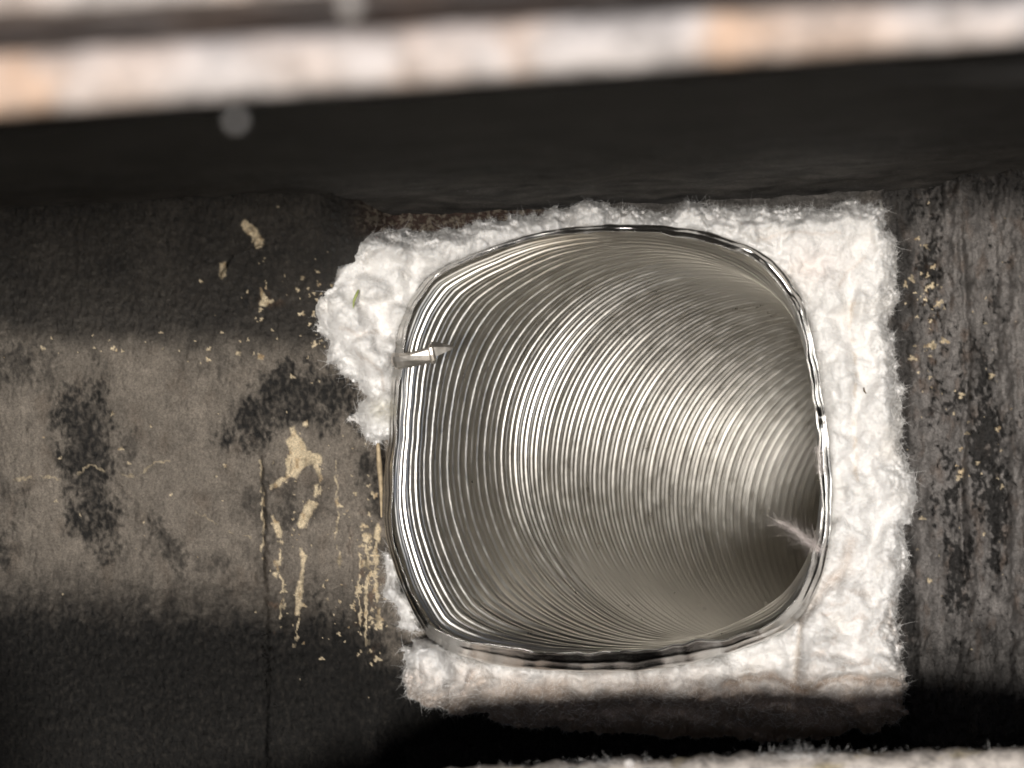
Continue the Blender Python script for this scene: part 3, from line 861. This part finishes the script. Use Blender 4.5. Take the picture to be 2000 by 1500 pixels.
        for lx_, seed_ in (([(1480, 470), (1560, 452), (1640, 458)], 1), ([(1640, 560), (1660, 520), (1690, 505)], 2), ([(860, 545), (905, 520), (925, 500)], 3),
                           ([(665, 640), (700, 655), (735, 650)], 4), ([(700, 690), (740, 720), (750, 760)], 5), ([(1700, 1240), (1730, 1210), (1755, 1250)], 6)):
            ld = polyline_d(x + 8 * fbm(x / 30, y / 30, 3, 570 + seed_), y + 8 * fbm(x / 30, y / 30, 3, 580 + seed_), lx_)
            tint(0.35 * np.exp(-(ld / 3.5) ** 2), (0.55, 0.44, 0.36))
    keep = (d > 0.0) & (dr > -10)
    if main:
        keep &= ~((x < 800) & (y > 860) & (y < 1236) & (dr < 14)) | (d > 6)
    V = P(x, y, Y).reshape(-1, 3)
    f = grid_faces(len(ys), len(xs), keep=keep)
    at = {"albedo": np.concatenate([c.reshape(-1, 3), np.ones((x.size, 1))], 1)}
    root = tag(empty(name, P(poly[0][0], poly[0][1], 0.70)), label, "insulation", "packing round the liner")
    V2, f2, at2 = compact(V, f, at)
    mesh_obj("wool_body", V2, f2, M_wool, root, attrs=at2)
    # loose fibres standing off the surface and off the torn edge
    r = np.random.default_rng(seed + 77)
    idx = np.flatnonzero(keep.ravel() & (dr.ravel() > 2) & (y.ravel() < 1420))
    n1 = 32000 if main else 900
    s = r.choice(idx, n1)
    # surface normal from the height field
    gy, gx = np.gradient(H, step * 0.000171)
    nrm = np.stack([-gx.ravel(), -np.ones(x.size), gy.ravel()], 1); nrm /= np.linalg.norm(nrm, axis=1)[:, None]
    tang = np.cross(nrm[s], r.normal(size=(n1, 3)))
    tang /= np.linalg.norm(tang, axis=1)[:, None]
    dirs = tang + nrm[s] * r.uniform(0.02, 0.5, n1)[:, None]
    fibre_mesh(V[s], dirs, r.uniform(0.0010, 0.0040, n1), r.uniform(0.000025, 0.00006, n1), M_fibre, "loose_fibre", root, seed + 1, 0.9)
    edge = np.flatnonzero(keep.ravel() & (d.ravel() < 7) & (dr.ravel() > 6))
    n2 = min(7000 if main else 600, len(edge) * 3)
    s = r.choice(edge, n2)
    gy, gx = np.gradient(d)
    out = np.stack([-gx.ravel(), -0.25 * np.ones(x.size), gy.ravel()], 1)[s] + r.normal(size=(n2, 3)) * 0.7
    fibre_mesh(V[s], out, r.uniform(0.0003, 0.0010, n2), r.uniform(0.00002, 0.00004, n2), M_fibre, "edge_fibre", root, seed + 2, 0.8)
    return root

build_wool("wool_packing", WOOL, "white ceramic wool blanket packed all around the liner mouth", True, 500)
build_wool("wool_tuft", SLIVER, "narrow white wool sliver wedged at the liner's lower left", False, 640, (735, 1050, 850, 1250))

# ---------------------------------------------------------------- wisps hanging over the right rim
def wisp(name, label, pts, widths, n, seed, mat=M_wisp, cat="fibre wisp"):
    """pts: (px, py, Y) spine from root to tip"""
    r = np.random.default_rng(seed)
    pts = np.array(pts, float)
    sp = P(pts[:, 0], pts[:, 1], pts[:, 2])
    tt = np.linspace(0, 1, len(sp))
    u = r.random(n) ** 1.3 * 0.85
    root = np.stack([np.interp(u, tt, sp[:, i]) for i in range(3)], -1)
    ahead = np.stack([np.interp(np.clip(u + 0.15, 0, 1), tt, sp[:, i]) for i in range(3)], -1)
    wd = np.interp(u, tt, widths) * 0.000171
    root = root + r.normal(size=(n, 3)) * (wd * 0.45)[:, None]
    dirs = ahead - root + r.normal(size=(n, 3)) * (wd * 0.3)[:, None]
    ln = np.linalg.norm(dirs, axis=1) * r.uniform(0.6, 1.3, n)
    o = fibre_mesh(root, dirs, ln, r.uniform(0.000018, 0.00004, n), mat, name, None, seed + 1, 1.5, 5)
    del o["kind"]
    return tag(o, label, cat, "wisps of loose wool")
wisp("wool_wisp", "long pale wool wisp hanging off the right rim into the liner", [(1606, 1076, 0.672), (1585, 1062, 0.674), (1560, 1040, 0.677), (1535, 1024, 0.68), (1508, 1015, 0.684)], [16, 13, 7, 4, 1.5], 700, 71)
wisp("wool_wisp", "short pale wool wisp halfway down the right rim", [(1606, 925, 0.671), (1602, 900, 0.672), (1600, 882, 0.673), (1594, 868, 0.674)], [8, 14, 12, 4], 260, 72)
# loose fluff along the sill
_r = np.random.default_rng(75)
_px = np.concatenate([1560 + 55 * _r.normal(size=500), 1180 + 40 * _r.normal(size=220), _r.uniform(900, 1980, 300)])
_X = (_px - 1000) / F * Y_SILL
_root = np.stack([_X, Y_SILL + _r.uniform(-0.004, 0.006, len(_X)), sill_z(_X) - 0.001 + 0.001 * _r.random(len(_X))], 1)
_dir = np.stack([_r.normal(size=len(_X)) * 1.2, _r.normal(size=len(_X)) * 0.6, np.abs(_r.normal(size=len(_X))) * 0.35], 1)
_sm = np.exp(-((_px - 1560) / 50) ** 2)
fibre_mesh(_root, _dir, (0.0009 + 0.0010 * _sm) * _r.uniform(0.5, 1.2, len(_X)), _r.uniform(0.00003, 0.00007, len(_X)), M_fibre, "loose_fibre", sill, 76, 1.8, 5)

# ---------------------------------------------------------------- pin through the liner's left side
def build_pin():
    root = tag(empty("metal_pin", P(770, 706, 0.675)), "short pointed silver pin poking through the liner's left rim", "pin")
    A = P(768, 706, 0.6725); B = P(846, 690, 0.6715); Cc = P(888, 678, 0.6725)
    ax = B - A; ln = np.linalg.norm(ax); ax = ax / ln
    up = np.array([0, 0, 1.0]); sx = np.cross(ax, up); sx /= np.linalg.norm(sx); up = np.cross(sx, ax)
    n = 9; th = np.linspace(0, 2 * np.pi, n, endpoint=False) + 0.3
    r = 0.0027
    prof = [(-0.0006, 0.2), (0.0002, 0.95), (0.0012, 1.12), (0.0026, 1.0), (0.45 * ln, 0.92), (ln - 0.0012, 0.98), (ln - 0.0006, 1.25), (ln + 0.0002, 1.25), (ln + 0.0006, 0.9), (ln + 0.0007, 0.2)]
    V = []
    for s, k in prof:
        kk = k * r * (1 + 0.06 * np.cos(3 * th + s * 300))
        V.append(A + ax * s - up * 0.0006 * math.sin(math.pi * min(max(s / ln, 0), 1)) + np.outer(np.cos(th) * kk, up) + np.outer(np.sin(th) * kk, sx))
    V = np.array(V)
    mesh_obj("shank", V.reshape(-1, 3), grid_faces(len(prof), n, wrap_j=True), M_pin, root, smooth=False)
    # flattened, slightly folded blade-like point
    L2 = np.linalg.norm(Cc - B); bx = (Cc - B) / L2
    V = []
    for s, hh, tk in ((0, 1.15, 0.55), (0.2, 1.1, 0.5), (0.6, 0.65, 0.35), (0.9, 0.22, 0.2), (1.0, 0.03, 0.05)):
        c0 = B + bx * L2 * s + up * r * 0.55 * (1 - s)
        for cu, cs in ((1, 0), (0.2, 1), (-1, 0.2), (-0.1, -0.8)):
            V.append(c0 + up * cu * hh * r * 0.8 + sx * cs * tk * r)
    mesh_obj("point", np.array(V), grid_faces(5, 4, wrap_j=True), M_pin, root, smooth=False)
build_pin()

# ---------------------------------------------------------------- small things
def strip(name, label, cat, pts, widths, th, mat, n=24):
    pts = np.array(pts, float); sp = P(pts[:, 0], pts[:, 1], pts[:, 2])
    tt = np.linspace(0, 1, len(sp)); u = np.linspace(0, 1, n)
    c = np.stack([np.interp(u, tt, sp[:, i]) for i in range(3)], -1)
    k = np.array([0.25, 0.5, 0.25])
    for _ in range(3):
        c[1:-1] = 0.25 * c[:-2] + 0.5 * c[1:-1] + 0.25 * c[2:]
    w = np.interp(u, tt, widths) * 0.000171 / 2
    tg = np.gradient(c, axis=0); tg /= np.linalg.norm(tg, axis=1)[:, None]
    sd_ = np.cross(tg, [0, 1.0, 0]); sd_ /= np.linalg.norm(sd_, axis=1)[:, None]
    nn = np.cross(tg, sd_)
    V = []
    for i in range(n):
        for cs, cn in ((1, 0), (0.5, -1), (-0.5, -0.8), (-1, 0), (0, 0.9)):
            V.append(c[i] + sd_[i] * w[i] * cs + nn[i] * th * cn * (-1 if nn[i][1] > 0 else 1) * (0.3 + 0.7 * w[i] / w.max()))
    o = mesh_obj(name, np.array(V), grid_faces(n, 5, wrap_j=True), mat, None)
    return tag(o, label, cat)
M_grass = make_plain("grass_blade", (0.36, 0.42, 0.13), 0.6)
M_husk = make_plain("dark_debris", (0.07, 0.045, 0.02), 0.8)
M_splint = make_plain("tan_splinter", (0.46, 0.36, 0.23), 0.8, 0.35, 500)
strip("grass_blade", "tiny green grass blade lying on the wool at upper left", "grass blade",
      [(700, 566, 0.674), (696, 576, 0.6735), (691, 588, 0.6735), (690, 602, 0.674)], [3, 6, 5, 1.5], 0.0002, M_grass)
strip("debris_fleck", "tiny dark curved fleck on the wool right of the liner", "debris", [(1687, 757, 0.680), (1688, 764, 0.680), (1692, 769, 0.6805)], [3, 3.5, 2], 0.0003, M_husk)
strip("splinter", "thin tan splinter standing beside the liner's bare left edge", "splinter",
      [(738, 866, 0.692), (741, 910, 0.691), (744, 950, 0.691), (745, 1010, 0.692)], [7, 11, 8, 3], 0.0006, M_splint)

# crumbs caught under the cut tile edge, out of focus
def crumb(label, px, py, Y, r, seed):
    n, m = 10, 14
    th = np.linspace(0.02, np.pi - 0.02, n); ph = np.linspace(0, 2 * np.pi, m, endpoint=False)
    T_, P_ = np.meshgrid(th, ph, indexing='ij')
    rr = r * (1 + 0.35 * fbm(T_ * 1.3 + seed, np.cos(P_) * 1.3, 3, seed) )
    c = P(px, py, Y)
    V = np.stack([c[0] + rr * np.sin(T_) * np.cos(P_), c[1] + rr * np.sin(T_) * np.sin(P_), c[2] + rr * np.cos(T_)], -1)
    o = mesh_obj("mortar_crumb", V.reshape(-1, 3), grid_faces(n, m, wrap_j=True), M_brick)
    return tag(o, label, "crumb", "loose mortar crumbs")
crumb("blurred grey crumb hanging under the cut tile at upper left", 461, 236, 0.247, 0.0008, 901)
crumb("blurred pale crumb in the dark joint at the top", 684, 10, 0.246, 0.0014, 902)
crumb("largest blurred crumb on the sill below the liner", 1230, 1492, 0.584, 0.0016, 903)
